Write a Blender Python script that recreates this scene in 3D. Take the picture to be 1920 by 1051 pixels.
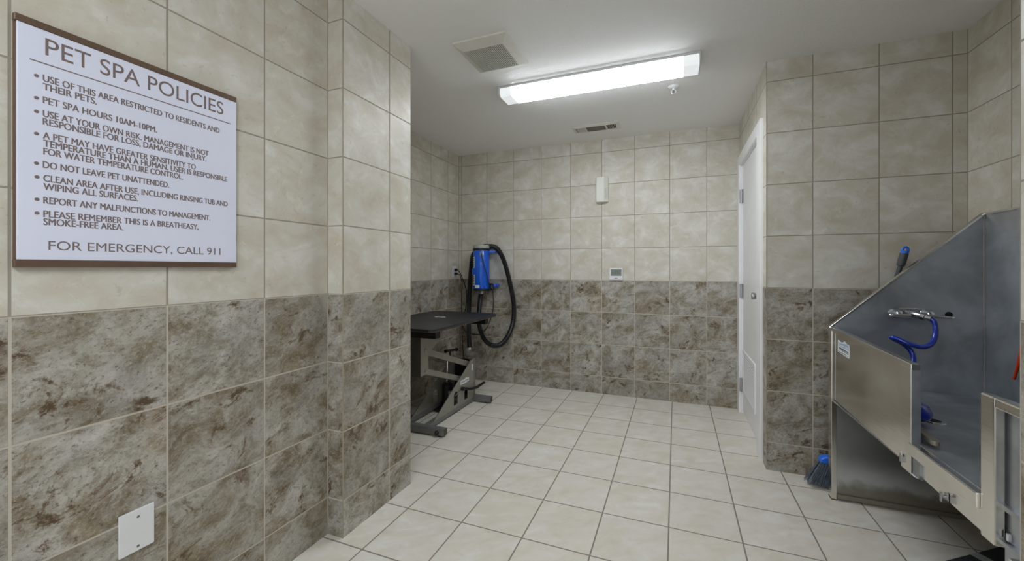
import bpy, bmesh, math, random
from mathutils import Vector, Matrix
random.seed(7)
SC = bpy.context.scene
for o in list(bpy.data.objects): bpy.data.objects.remove(o, do_unlink=True)
COL = SC.collection

# ------------------------------------------------------------------ camera, exposure, light
T = 0.305                      # tile pitch (12 in)
H = 2.4229                     # ceiling
ZB = 1.0807                    # top of the dark wainscot
cam = bpy.data.cameras.new('camera'); co = bpy.data.objects.new('camera', cam); COL.objects.link(co)
co.location = (0, -3.7398, 1.19597); co.rotation_euler = (math.pi/2, 0, 0.3584024)
cam.sensor_width = 36; cam.sensor_fit = 'HORIZONTAL'; cam.lens = 733.6615/1920*36
cam.shift_x = (960-992.2673)/1920; cam.shift_y = (502.5614-525.5)/1920; cam.clip_start = 0.02
SC.camera = co
SC.view_settings.view_transform = 'Standard'; SC.view_settings.look = 'None'
SC.view_settings.gamma = 1; SC.view_settings.use_curve_mapping = False
SC.view_settings.exposure = 0.52
SC.cycles.use_denoising = True; SC.cycles.max_bounces = 10; SC.cycles.diffuse_bounces = 6
SC.cycles.sample_clamp_indirect = 6; SC.cycles.caustics_reflective = False; SC.cycles.caustics_refractive = False
W = bpy.data.worlds.new('world'); SC.world = W; W.use_nodes = True
W.node_tree.nodes['Background'].inputs[0].default_value = (0.85, 0.92, 1, 1)
W.node_tree.nodes['Background'].inputs[1].default_value = 1.1
LAMP = 23.0                     # brightness of the ceiling fixture in view
LAMP_NEAR = 30.0                # brightness of its twin over the entry, behind the camera

# ------------------------------------------------------------------ colour + material helpers
def lin(c):
    return tuple((x/255/12.92 if x/255 <= .04045 else ((x/255+.055)/1.055)**2.4) for x in c)
class N:
    def __init__(s, name):
        s.m = bpy.data.materials.new(name); s.m.use_nodes = True; s.t = s.m.node_tree
        s.b = s.t.nodes['Principled BSDF']
    def n(s, typ, **kw):
        x = s.t.nodes.new(typ)
        for k, v in kw.items(): setattr(x, k, v)
        return x
    def l(s, a, b): s.t.links.new(a, b)
    def put(s, sock, v):
        if hasattr(v, 'is_output'): s.l(v, sock)
        else: sock.default_value = v
    def math(s, op, a, b=None, c=None, clamp=False):
        x = s.n('ShaderNodeMath', operation=op, use_clamp=clamp); s.put(x.inputs[0], a)
        if b is not None: s.put(x.inputs[1], b)
        if c is not None: s.put(x.inputs[2], c)
        return x.outputs[0]
    def step(s, v, a, b, ta=0., tb=1.):
        x = s.n('ShaderNodeMapRange', interpolation_type='SMOOTHSTEP'); s.put(x.inputs[0], v)
        x.inputs[1].default_value = a; x.inputs[2].default_value = b; x.inputs[3].default_value = ta; x.inputs[4].default_value = tb
        return x.outputs[0]
    def mix(s, f, a, b, typ='MIX'):
        x = s.n('ShaderNodeMix', data_type='RGBA', blend_type=typ); s.put(x.inputs[0], f)
        for i, v in ((6, a), (7, b)):
            if hasattr(v, 'is_output'): s.l(v, x.inputs[i])
            else: x.inputs[i].default_value = (*v, 1) if len(v) == 3 else v
        return x.outputs[2]
    def comb(s, x, y, z):
        c = s.n('ShaderNodeCombineXYZ')
        for i, v in enumerate((x, y, z)): s.put(c.inputs[i], v)
        return c.outputs[0]
    def noise(s, vec, scale, detail=4, rough=.55, dist=0., scl=(1, 1, 1), rot=(0, 0, 0)):
        if scl != (1, 1, 1) or rot != (0, 0, 0):
            mp = s.n('ShaderNodeMapping', vector_type='TEXTURE'); s.l(vec, mp.inputs[0])      # turns first, then stretches
            mp.inputs['Rotation'].default_value = rot; mp.inputs['Scale'].default_value = [1/q for q in scl]; vec = mp.outputs[0]
        x = s.n('ShaderNodeTexNoise'); s.l(vec, x.inputs['Vector'])
        x.inputs['Scale'].default_value = scale; x.inputs['Detail'].default_value = detail
        x.inputs['Roughness'].default_value = rough; x.inputs['Distortion'].default_value = dist
        return x.outputs[0]
    def ramp(s, f, stops):
        x = s.n('ShaderNodeValToRGB'); s.l(f, x.inputs[0]); e = x.color_ramp.elements
        while len(e) < len(stops): e.new(.5)
        for q, (p, c) in zip(e, stops): q.position = p; q.color = (*lin(c), 1)
        return x.outputs[0]
    def bump(s, h, strength=.3, dist=.002):
        x = s.n('ShaderNodeBump'); x.inputs['Strength'].default_value = strength; x.inputs['Distance'].default_value = dist
        s.l(h, x.inputs['Height']); s.l(x.outputs[0], s.b.inputs['Normal']); return x

def plain(name, col, rough=.5, metal=0., var=.06, scale=14, bump=0., spec=.5, coat=0.):
    k = N(name); g = k.n('ShaderNodeNewGeometry').outputs['Position']
    f = k.noise(g, scale, 4)
    c = lin(col)
    k.l(k.mix(k.step(f, .3, .7), tuple(x*(1-var) for x in c), tuple(min(1, x*(1+var)) for x in c)), k.b.inputs['Base Color'])
    k.b.inputs['Roughness'].default_value = rough; k.b.inputs['Metallic'].default_value = metal
    k.b.inputs['Specular IOR Level'].default_value = spec; k.b.inputs['Coat Weight'].default_value = coat
    if bump: k.bump(k.noise(g, scale*6, 3), bump, .001)
    return k.m

def steel(name, col, rough, streak=(1, 1, 40), var=.1, dirt=None):
    k = N(name); g = k.n('ShaderNodeNewGeometry').outputs['Position']
    f = k.noise(g, 6, 5, .6, scl=streak); cl = k.noise(g, 3.2, 4, .6, .4)
    c = lin(col)
    base = k.mix(k.step(cl, .3, .7), tuple(x*(1-var) for x in c), tuple(min(1, x*(1+var)) for x in c))
    if dirt:                                     # rust and lime marks near the foot of the panel
        sp = k.n('ShaderNodeSeparateXYZ'); k.l(g, sp.inputs[0])
        n2 = k.noise(g, 4.5, 5, .6, .3)
        zz = k.math('ADD', sp.outputs[2], k.math('MULTIPLY', k.math('SUBTRACT', n2, .5), .17))
        base = k.mix(k.math('MULTIPLY', k.step(zz, .105, .06), .7), base, lin((112, 98, 72)))
        lime = k.math('MULTIPLY', k.step(zz, .24, .13), k.step(zz, .085, .11))
        base = k.mix(k.math('MULTIPLY', lime, .6), base, lin((206, 206, 204)))
        k.put(k.b.inputs['Metallic'], k.math('SUBTRACT', 1., k.math('MULTIPLY', k.step(zz, .24, .08), .6)))
    else: k.b.inputs['Metallic'].default_value = 1
    k.l(base, k.b.inputs['Base Color'])
    k.put(k.b.inputs['Roughness'], k.math('ADD', rough, k.math('MULTIPLY', k.math('SUBTRACT', f, .5), .22)))
    k.bump(f, .05, .0006)
    return k.m

GROUT = (168, 158, 142)
def tile_mat(name, au, pu, seed=0., kind='wall'):
    """Square ceramic tiles, each with its own patch of pattern; below ZB the stone-look dark tile, above it the cream one."""
    k = N(name); g = k.n('ShaderNodeNewGeometry').outputs['Position']
    sp = k.n('ShaderNodeSeparateXYZ'); k.l(g, sp.inputs[0])
    ax = {'x': 0, 'y': 1, 'z': 2}
    if kind == 'wall': A, pa, Bx, pb = sp.outputs[ax[au]], pu, sp.outputs[2], ZB
    else: A, pa, Bx, pb = sp.outputs[0], pu[0], sp.outputs[1], pu[1]
    u = k.math('DIVIDE', k.math('SUBTRACT', A, pa), T); v = k.math('DIVIDE', k.math('SUBTRACT', Bx, pb), T)
    iu, iv = k.math('FLOOR', u), k.math('FLOOR', v)
    fu, fv = k.math('FRACT', u), k.math('FRACT', v)
    eu = k.math('SUBTRACT', .5, k.math('ABSOLUTE', k.math('SUBTRACT', fu, .5)))
    ev = k.math('SUBTRACT', .5, k.math('ABSOLUTE', k.math('SUBTRACT', fv, .5)))
    e = k.math('MULTIPLY', k.math('MINIMUM', eu, ev), T)
    hw = .0021 if kind == 'wall' else .0026
    grout = k.step(e, hw, hw+.0012, 1., 0.)
    wn = k.n('ShaderNodeTexWhiteNoise', noise_dimensions='3D'); k.l(k.comb(iu, iv, seed), wn.inputs['Vector'])
    cs = k.n('ShaderNodeSeparateColor'); k.l(wn.outputs['Color'], cs.inputs[0]); r1, r2, r3 = cs.outputs
    # half of the tiles are laid turned round
    sgn = k.math('SUBTRACT', k.math('MULTIPLY', k.math('GREATER_THAN', r3, .5), 2.), 1.)
    vec = k.comb(k.math('ADD', k.math('MULTIPLY', A, sgn), k.math('MULTIPLY', r1, 37.)), k.math('ADD', k.math('MULTIPLY', Bx, sgn), k.math('MULTIPLY', r2, 53.)), k.math('MULTIPLY', r3, 19.))
    if kind == 'floor':
        f1 = k.noise(vec, 7, 6, .6, .5, scl=(1, 1.8, 1), rot=(0, 0, .5)); f2 = k.noise(vec, 20, 6, .65, .7)
        c = k.ramp(f1, [(.3, (212, 205, 190)), (.46, (220, 214, 203)), (.6, (225, 221, 213)), (.72, (232, 231, 227))])
        c = k.mix(k.math('MULTIPLY', k.step(f2, .56, .7), .35), c, lin((206, 198, 182)))
        c = k.mix(k.math('MULTIPLY', k.math('SUBTRACT', r1, .5), .28), c, lin((222, 212, 194)))
        gc = lin((140, 133, 122)); rough = .34; rg = .7
        h = k.math('ADD', k.math('MULTIPLY', f1, .15), k.math('SUBTRACT', 1., grout))
    else:
        # cream travertine look
        f1 = k.noise(vec, 6.5, 7, .6, .5, scl=(1, 1.25, 1)); f2 = k.noise(vec, 15, 7, .68, .9); f3 = k.noise(vec, 45, 5, .7, .5); big = k.noise(vec, 2.2, 2)
        cl = k.ramp(f1, [(.28, (193, 185, 168)), (.42, (201, 194, 180)), (.55, (208, 204, 194)), (.70, (221, 219, 213))])
        vein = k.math('MULTIPLY', k.step(k.math('ABSOLUTE', k.math('SUBTRACT', f2, .5)), .0, .02, 1., 0.), k.step(big, .47, .6))
        cl = k.mix(k.math('MULTIPLY', vein, .16), cl, lin((164, 149, 124)))
        cl = k.mix(k.math('MULTIPLY', k.step(f2, .57, .66), .35), cl, lin((226, 221, 208)))
        cl = k.mix(k.math('MULTIPLY', k.step(f3, .60, .68), .28), cl, lin((150, 136, 112)))
        # grey-brown stone look with rusty streaks
        ro = (0, 0, .5)
        d1 = k.noise(vec, 6.5, 10, .73, .6, scl=(1., 1.35, 1), rot=ro); d2 = k.noise(vec, 10, 10, .74, .8, scl=(1., 1.3, 1), rot=ro)
        d3 = k.noise(vec, 95, 6, .75, .3, scl=(1., 1.4, 1), rot=ro); d4 = k.noise(vec, 4.5, 5, .6, .3); d5 = k.noise(vec, 34, 8, .78, .4, scl=(1, 1.25, 1), rot=ro)
        cd = k.ramp(d1, [(.35, (106, 95, 76)), (.43, (138, 129, 112)), (.50, (163, 157, 146)), (.56, (180, 176, 168)), (.66, (202, 199, 193))])
        cd = k.mix(k.math('MULTIPLY', k.step(d4, .5, .62), .45), cd, lin((164, 162, 159)))
        cd = k.mix(k.math('MULTIPLY', k.step(d4, .45, .34), .35), cd, lin((154, 136, 106)))
        cd = k.mix(k.math('MULTIPLY', k.step(d5, .53, .64), .38), cd, lin((196, 191, 180)))
        cd = k.mix(k.math('MULTIPLY', k.step(d5, .47, .38), .42), cd, lin((104, 93, 74)))
        patch = k.step(k.noise(vec, 5, 5, .6), .47, .56)
        rust = k.math('MULTIPLY', k.step(d2, .53, .60), patch)
        cd = k.mix(k.math('MULTIPLY', rust, .8), cd, lin((98, 74, 44)))
        cd = k.mix(k.math('MULTIPLY', k.math('MULTIPLY', k.step(d2, .58, .63), patch), .8), cd, lin((66, 49, 30)))
        cd = k.mix(k.math('MULTIPLY', k.step(d3, .57, .63), .7), cd, lin((78, 68, 54)))
        cd = k.mix(k.math('MULTIPLY', k.step(d3, .44, .37), .5), cd, lin((204, 199, 189)))
        cd = k.mix(k.math('MULTIPLY', r2, .30), cd, lin((112, 102, 84)))
        isd = k.math('LESS_THAN', v, 0.)
        c = k.mix(isd, cl, cd); gc = k.mix(isd, lin((156, 148, 136)), lin((190, 182, 168))); rough = .42; rg = .8
        h = k.math('ADD', k.math('MULTIPLY', k.math('MULTIPLY', d1, isd), .35), k.math('SUBTRACT', 1., grout))
        h = k.math('ADD', h, k.math('MULTIPLY', f2, .1))
    c = k.mix(grout, c, gc)
    k.l(c, k.b.inputs['Base Color'])
    k.put(k.b.inputs['Roughness'], k.math('ADD', rough, k.math('MULTIPLY', grout, rg-rough)))
    k.b.inputs['Specular IOR Level'].default_value = .35
    k.bump(h, .35, .0022)
    return k.m

M = {}
M['floor'] = tile_mat('floor_tile', None, (-.6405, -.9049), 3., 'floor')
M['t_back'] = tile_mat('tile_back', 'x', -2.1865, 1.)
M['t_left'] = tile_mat('tile_left', 'y', -3.3058, 2.)
M['t_pil_y'] = tile_mat('tile_pillar_side', 'y', -2.1036, 4.)
M['t_pil_x'] = tile_mat('tile_pillar_front', 'x', -1.3809+.001, 5.)
M['t_far'] = tile_mat('tile_far_left', 'y', -.215, 6.)
M['t_door'] = tile_mat('tile_door_wall', 'y', -1.0652, 7.)
M['t_alc'] = tile_mat('tile_alcove', 'x', .7367, 8.)
M['t_alcr'] = tile_mat('tile_alcove_right', 'y', -1.345, 9.)
M['t_stub'] = tile_mat('tile_stub', 'y', -2.562, 10.)
M['t_front'] = tile_mat('tile_front', 'x', 0., 11.)
def ceil_mat():
    k = N('ceiling_paint'); g = k.n('ShaderNodeNewGeometry').outputs['Position']
    f = k.noise(g, 150, 4, .6, .3); k.b.inputs['Base Color'].default_value = (*lin((236, 236, 235)), 1); k.b.inputs['Roughness'].default_value = .75
    k.bump(k.step(f, .42, .62),   .4, .003); return k.m
M['ceil'] = ceil_mat()
M['white'] = plain('white_plastic', (226, 227, 230), .35, var=.015)
M['door'] = plain('door_paint', (240, 240, 242), .38, var=.015)
M['offwhite'] = plain('ivory_plastic', (222, 221, 212), .38, var=.02)
M['ventwhite'] = plain('vent_white', (216, 214, 206), .5, var=.03)
M['dark'] = plain('dark_void', (22, 20, 18), .8)
M['dustgrey'] = plain('dusty_grey', (112, 110, 104), .6, var=.15)
M['sign'] = plain('silver_sign_panel', (228, 231, 250), .42, metal=.1, var=.02, scale=3)
M['signbar'] = plain('bronze_bar', (112, 90, 76), .38, metal=.35, var=.08)
M['signtext'] = plain('brown_lettering', (122, 107, 106), .5, var=.03)
M['screw'] = plain('zinc_screw', (150, 150, 148), .35, metal=.9)
M['paddle'] = plain('warm_grey_metal', (150, 143, 128), .4, metal=.6, var=.1)
M['hinge'] = plain('brushed_hinge', (188, 188, 190), .5, metal=.8, var=.04)
M['chrome'] = plain('chrome', (214, 216, 218), .12, metal=1., var=.01)
M['satin'] = plain('satin_nickel', (170, 170, 172), .3, metal=1., var=.03)
M['lamp_white'] = plain('lamp_enamel', (214, 216, 216), .4, var=.02)
M['steel'] = steel('brushed_steel', (228, 225, 219), .2, (1, 1, 30))
M['steel_in'] = steel('dull_steel', (180, 184, 189), .48, (1, 1, 14), .26)
M['steel_end'] = steel('stained_steel', (176, 178, 176), .4, (1, 1, 14), .12, dirt=True)
M['table_top'] = plain('black_rubber', (34, 36, 40), .42, var=.25, scale=9, bump=.15)
M['black'] = plain('black_plastic', (22, 22, 24), .42, var=.2)
M['blackmetal'] = plain('black_steel', (20, 18, 17), .45, var=.2)
M['greypaint'] = plain('grey_enamel', (142, 140, 130), .38, metal=.15, var=.05)
M['greydark'] = plain('grey_enamel_base', (120, 121, 120), .4, metal=.25, var=.06)
M['greyshade'] = plain('shaded_grey_enamel', (72, 70, 64), .45, var=.1)  # grey enamel darkened to paint in the shade under the tabletop
M['hose'] = plain('black_hose', (26, 26, 29), .38, var=.2)
M['blue'] = plain('blue_enamel', (12, 92, 214), .32, var=.04, coat=.3)
M['bluehose'] = plain('blue_hose', (16, 52, 168), .22, var=.06, coat=.5)
M['bluebroom'] = plain('blue_plastic', (40, 112, 232), .35, var=.05)
M['bristle'] = plain('grey_bristle', (92, 101, 114), .5, var=.25, scale=60)
M['broomgrip'] = plain('dark_grey_rubber', (68, 70, 72), .55, var=.08)
M['orange'] = plain('orange_cord', (226, 70, 30), .5)
M['clearcap'] = plain('smoky_clear_plastic', (172, 174, 170), .25, var=.08)
M['lcd'] = plain('lcd_grey', (124, 130, 122), .3, var=.04)
M['lcdink'] = plain('lcd_digit', (70, 76, 70), .5)
M['sticker'] = plain('white_sticker', (226, 230, 236), .4, var=.02)
M['stickerblue'] = plain('pale_blue_print', (150, 172, 196), .4, var=.05)
M['stickerink'] = plain('dark_print', (50, 54, 62), .5)
M['mat'] = plain('black_mat', (52, 54, 58), .7, var=.15, scale=60, bump=.3)
M['matstripe'] = plain('pale_stripe', (176, 178, 180), .6)
M['trim'] = plain('edge_trim', (164, 152, 134), .5, var=.12, scale=20)
M['caulk'] = plain('grout_caulk', (158, 149, 134), .8)
M['rust'] = plain('rust', (122, 78, 44), .8, var=.3, scale=80)
M['disc'] = plain('worn_disc', (196, 190, 176), .5, var=.1)
M['brass'] = plain('worn_edge', (74, 64, 44), .5, var=.3, scale=50)
def lens_mat(name, power):
    k = N(name); k.b.inputs['Base Color'].default_value = (.9, .9, .9, 1)
    k.b.inputs['Emission Color'].default_value = (.90, .955, 1., 1); k.b.inputs['Emission Strength'].default_value = power
    return k.m

# ------------------------------------------------------------------ mesh helpers (world coordinates; origins follow the thing's base)
def basis(d):
    d = Vector(d).normalized(); a = Vector((0, 0, 1)) if abs(d.z) < .9 else Vector((1, 0, 0))
    x = d.cross(a).normalized(); return x, d.cross(x).normalized(), d
class B:
    def __init__(s): s.bm = bmesh.new(); s.mi = 0
    def face(s, vs):
        try: f = s.bm.faces.new(vs); f.material_index = s.mi; return f
        except ValueError: return None
    def box(s, x0, x1, y0, y1, z0, z1):
        x0, x1 = sorted((x0, x1)); y0, y1 = sorted((y0, y1)); z0, z1 = sorted((z0, z1))
        v = [s.bm.verts.new(p) for p in ((x0,y0,z0),(x1,y0,z0),(x1,y1,z0),(x0,y1,z0),(x0,y0,z1),(x1,y0,z1),(x1,y1,z1),(x0,y1,z1))]
        for q in ((0,3,2,1),(4,5,6,7),(0,1,5,4),(1,2,6,5),(2,3,7,6),(3,0,4,7)): s.face([v[i] for i in q])
        return s
    def prism(s, pts, axis, a0, a1):
        def P(p, a): return {'x': (a, p[0], p[1]), 'y': (p[0], a, p[1]), 'z': (p[0], p[1], a)}[axis]
        A = [s.bm.verts.new(P(p, a0)) for p in pts]; Bv = [s.bm.verts.new(P(p, a1)) for p in pts]
        s.face(A[::-1]); s.face(Bv); n = len(pts)
        for i in range(n): s.face([A[i], A[(i+1) % n], Bv[(i+1) % n], Bv[i]])
        return s
    def bar(s, p0, p1, w, h, up=(0, 0, 1)):
        p0, p1 = Vector(p0), Vector(p1); d = (p1-p0).normalized(); sx = d.cross(Vector(up)).normalized(); sz = sx.cross(d)
        c = [(-1,-1),(1,-1),(1,1),(-1,1)]
        A = [s.bm.verts.new(p0+sx*a*w/2+sz*b*h/2) for a, b in c]; Bv = [s.bm.verts.new(p1+sx*a*w/2+sz*b*h/2) for a, b in c]
        s.face(A[::-1]); s.face(Bv)
        for i in range(4): s.face([A[i], A[(i+1) % 4], Bv[(i+1) % 4], Bv[i]])
        return s
    def rings(s, rs, cap=True):
        R = [[s.bm.verts.new(p) for p in r] for r in rs]; n = len(R[0])
        for a, b in zip(R, R[1:]):
            for i in range(n): s.face([a[i], a[(i+1) % n], b[(i+1) % n], b[i]])
        if cap: s.face(R[0][::-1]); s.face(R[-1])
        return s
    def lathe(s, o, d, prof, seg=24, sx=1., sy=1.):
        x, y, z = basis(d); o = Vector(o)
        return s.rings([[o+z*h+x*(r*sx*math.cos(2*math.pi*i/seg))+y*(r*sy*math.sin(2*math.pi*i/seg)) for i in range(seg)] for r, h in prof])
    def cyl(s, p0, p1, r, seg=20, r1=None):
        d = Vector(p1)-Vector(p0); return s.lathe(p0, d, [(r, 0), (r if r1 is None else r1, d.length)], seg)
    def tube(s, pts, r, seg=12, rib=0., pitch=0.):
        pts = [Vector(p) for p in pts]; rs = []; x = None; dist = 0
        for i, p in enumerate(pts):
            d = (pts[min(i+1, len(pts)-1)]-pts[max(i-1, 0)]).normalized()
            if x is None: x = basis(d)[0]
            else: x = (x-d*x.dot(d)).normalized()
            y = d.cross(x)
            if i: dist += (p-pts[i-1]).length
            rr = r(i/(len(pts)-1)) if callable(r) else r
            if rib: rr += rib*(1 if (int(dist/pitch*2) % 2) else -1)
            rs.append([p+x*rr*math.cos(2*math.pi*k/seg)+y*rr*math.sin(2*math.pi*k/seg) for k in range(seg)])
        return s.rings(rs)
    def ball(s, c, r, seg=16, scl=(1, 1, 1)):
        c = Vector(c); n = seg//2
        s.rings([[c+Vector((scl[0]*r*math.sin(math.pi*(j+.02*(j==0)-.02*(j==n))/n)*math.cos(2*math.pi*i/seg), scl[1]*r*math.sin(math.pi*(j+.02*(j==0)-.02*(j==n))/n)*math.sin(2*math.pi*i/seg), -scl[2]*r*math.cos(math.pi*j/n))) for i in range(seg)] for j in range(n+1)])
        return s
    def build(s, name, mat, parent=None, smooth=False, bevel=0., seg=2):
        root = parent
        while root is not None and root.parent is not None: root = root.parent
        if root is not None:
            off = root.location
            for v in s.bm.verts: v.co -= off
        bmesh.ops.recalc_face_normals(s.bm, faces=s.bm.faces)
        me = bpy.data.meshes.new(name); s.bm.to_mesh(me); s.bm.free()
        for m in (mat if isinstance(mat, (list, tuple)) else [mat]): me.materials.append(m)
        o = bpy.data.objects.new(name, me); COL.objects.link(o)
        if parent is not None: o.parent = parent
        if smooth:
            for p in me.polygons: p.use_smooth = True
            me.set_sharp_from_angle(angle=math.radians(38))
        if bevel:
            bv = o.modifiers.new('bevel', 'BEVEL'); bv.width = bevel; bv.segments = seg; bv.limit_method = 'ANGLE'; bv.angle_limit = math.radians(40)
            bv.harden_normals = False
        return o
def rounded(x0, x1, y0, y1, r, n=5):
    out = []
    for cx, cy, a in ((x1-r, y1-r, 0), (x0+r, y1-r, 90), (x0+r, y0+r, 180), (x1-r, y0+r, 270)):
        for i in range(n+1): t = math.radians(a+90*i/n); out.append((cx+r*math.cos(t), cy+r*math.sin(t)))
    return out
def smooth_path(pts, n=12):
    P = [Vector(p) for p in pts]; P = [P[0]*2-P[1]]+P+[P[-1]*2-P[-2]]; out = []
    for i in range(1, len(P)-2):
        a, b, c, d = P[i-1:i+3]
        for k in range(n):
            t = k/n; out.append(.5*((2*b)+(c-a)*t+(2*a-5*b+4*c-d)*t*t+(3*b-a-3*c+d)*t**3))
    out.append(P[-2]); return out
def resample(pts, step):
    out = [pts[0]]; acc = 0
    for a, b in zip(pts, pts[1:]):
        L = (b-a).length; t = step-acc
        while t <= L: out.append(a+(b-a)*(t/L)); t += step
        acc = (acc+L) % step if L+acc >= step else acc+L
    out.append(pts[-1]); return out
def thing(name, label, cat, loc, group=None):
    o = bpy.data.objects.new(name, None); COL.objects.link(o); o.location = loc; o.empty_display_size = .05
    return tag(o, label, cat, group)
def tag(o, label, cat, group=None):
    o['label'] = label; o['category'] = cat
    if group: o['group'] = group
    return o
def struct(name, b, mat, parent=None, **kw):
    o = b.build(name, mat, parent, **kw)
    if parent is None: o['kind'] = 'structure'
    return o
def plate_holes(name, outer, holes, axis, a, th, mat, parent):
    """Flat plate with holes, traced in (u, v) and thickened along axis."""
    cu = bpy.data.curves.new(name, 'CURVE'); cu.dimensions = '2D'; cu.fill_mode = 'BOTH'; cu.extrude = th/2
    for loop in [outer]+holes:
        sp = cu.splines.new('POLY'); sp.points.add(len(loop)-1)
        for p, q in zip(sp.points, loop): p.co = (q[0], q[1], 0, 1)
        sp.use_cyclic_u = True
    o = bpy.data.objects.new(name, cu); COL.objects.link(o); bpy.context.view_layer.update()
    me = bpy.data.meshes.new_from_object(o.evaluated_get(bpy.context.evaluated_depsgraph_get())); bpy.data.objects.remove(o)
    root = parent
    while root.parent is not None: root = root.parent
    for v in me.vertices:
        u, w, t = v.co; v.co = Vector({'x': (a+t, u, w), 'y': (u, a+t, w), 'z': (u, w, a+t)}[axis])-root.location
    me.materials.clear(); me.materials.append(mat); me.name = name
    ob = bpy.data.objects.new(name, me); COL.objects.link(ob); ob.parent = parent
    return ob
def text_mesh(s, size, bold=0., depth=.0004, space=1.):
    cu = bpy.data.curves.new('t', 'FONT'); cu.body = s; cu.size = size; cu.offset = bold; cu.extrude = depth; cu.space_character = space; cu.resolution_u = 6
    o = bpy.data.objects.new('t', cu); COL.objects.link(o); bpy.context.view_layer.update()
    me = bpy.data.meshes.new_from_object(o.evaluated_get(bpy.context.evaluated_depsgraph_get())); bpy.data.objects.remove(o); return me
def add_text(b, s, P, X, Y, w, h, bold=0., depth=.0004, caps='H'):
    """Lettering: baseline start P, along X for width w, cap height h along Y."""
    ref = text_mesh('H', 1); hh = max(v.co.y for v in ref.vertices)-min(v.co.y for v in ref.vertices); bpy.data.meshes.remove(ref)
    me = text_mesh(s, 1); xs = [v.co.x for v in me.vertices]; x0, x1 = min(xs), max(xs)
    P, X, Y = Vector(P), Vector(X), Vector(Y); Z = X.cross(Y)
    for j, sh in enumerate((-bold, bold, 0) if bold else (0,)):         # a bolder weight: the same letters struck again a hair to the side
        vs = [b.bm.verts.new(P+X*((v.co.x-x0)/(x1-x0)*w+sh)+Y*(v.co.y/hh*h)+Z*(depth*(1+.15*j) if v.co.z > 0 else 0)) for v in me.vertices]
        for p in me.polygons: b.face([vs[i] for i in p.vertices])
    bpy.data.meshes.remove(me)

# ------------------------------------------------------------------ the room
XL, XP, YP0, YP2 = -1.4698, -1.3809, -2.4059, -1.9346
XB, XR, D2, XC = -2.224, .505, -1.0652, 1.4063
XS, YS, YF = .705, -2.562, -5.4
struct('floor', B().box(-2.5, 1.7, -5.6, .2, -.1, 0), M['floor'])
struct('ceiling', B().box(-2.5, 1.7, -5.6, .2, H, H+.1), M['ceil'])
struct('wall_back', B().box(-2.4, XR+.2, 0, .12, 0, H), M['t_back'])
struct('wall_left', B().box(XL-.2, XL, YF, YP0, 0, H), M['t_left'])
def pillar():
    b = B(); b.box(XB-.12, XP, YP0, YP2, 0, H)
    b.bm.normal_update()
    for f in b.bm.faces:
        f.material_index = 1 if abs(f.calc_center_median().x-XP) < 1e-4 else 0
    return struct('wall_left_pillar', b, [M['t_pil_x'], M['t_pil_y']])
pillar()
struct('wall_far_left', B().box(XB-.12, XB, YP2, .0, 0, H), M['t_far'])
DY0, DY1, DZ = -.848, -.092, 2.048          # door opening
b = B(); b.box(XR, XR+.12, D2+.12, DY0, 0, H); b.box(XR, XR+.12, DY1, 0, 0, H); b.box(XR, XR+.12, DY0, DY1, DZ, H)
struct('wall_right_door_side', b, M['t_door'])
b = B(); b.box(XR, XC+.12, D2, D2+.12, 0, H)
for f in b.bm.faces:
    f.material_index = 1 if abs(f.calc_center_median().x-XR) < 1e-4 else 0
struct('wall_right_alcove_end', b, [M['t_alc'], M['t_door']])
struct('wall_right', B().box(XC, XC+.12, YS, D2, 0, H), M['t_alcr'])
struct('wall_right_stub', B().box(XS, XC+.12, YF, YS, 0, H), M['t_stub'])
b = B(); b.box(XL-.2, XL+.1, YF-.12, YF, 0, H); b.box(XS-.1, XS+.2, YF-.12, YF, 0, H); b.box(XL+.1, XS-.1, YF-.12, YF, 2.2, H)
struct('wall_front', b, M['t_front'])          # unseen; wide opening added so world light fills the room from behind
# slim edge trims on the outer corners, caulk in the inner ones
struct('trim_1', B().box(XP-.003, XP+.0008, YP0-.0008, YP0+.003, 0, H), M['trim'])
struct('trim_2', B().box(XR-.0008, XR+.003, D2-.0008, D2+.003, 0, H), M['trim'])
struct('trim_3', B().prism([(XL, YP0), (XL+.003, YP0), (XL, YP0-.003)], 'z', 0, H), M['caulk'])
struct('trim_4', B().prism([(XC, D2), (XC-.003, D2), (XC, D2-.003)], 'z', 0, H), M['caulk'])
struct('trim_5', B().prism([(XB, 0), (XB+.003, 0), (XB, -.003)], 'z', 0, H), M['caulk'])

# ------------------------------------------------------------------ the door
d = bpy.data.objects.new('door_1', None); COL.objects.link(d); d.location = (XR, (DY0+DY1)/2, 0); d['kind'] = 'structure'
tag(d, 'white painted door with a louvered grille low down, in the right hand tiled wall', 'door')
b = B(); cx0, cx1 = XR-.016, XR+.0
b.box(cx0, XR+.001, DY0-.115, DY0, 0, DZ+.080); b.box(cx0, XR+.001, DY1, -.002, 0, DZ+.080); b.box(cx0, XR+.001, DY0, DY1, DZ, DZ+.080)
b.box(XR, XR+.12, DY0-.001, DY0+.004, 0, DZ); b.box(XR, XR+.12, DY1-.004, DY1+.001, 0, DZ); b.box(XR, XR+.12, DY0, DY1, DZ-.004, DZ+.001)
b.build('door_frame', M['door'], d, bevel=.003)
lx = XR+.014
leaf = plate_holes('door_leaf', [(DY0+.007, .020), (DY1-.007, .020), (DY1-.007, DZ-.007), (DY0+.007, DZ-.007)], [], 'x', lx+.02, .04, M['door'], d)
b = B(); gy0, gy1, gz0, gz1 = -.655, -.135, .185, .53
for q in ((gy0, gy0+.025, gz0+.0252, gz1-.0252), (gy1-.025, gy1, gz0+.0252, gz1-.0252), (gy0, gy1, gz0, gz0+.025), (gy0, gy1, gz1-.025, gz1)):
    b.box(lx-.009, lx, *q)
n = 15
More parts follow.
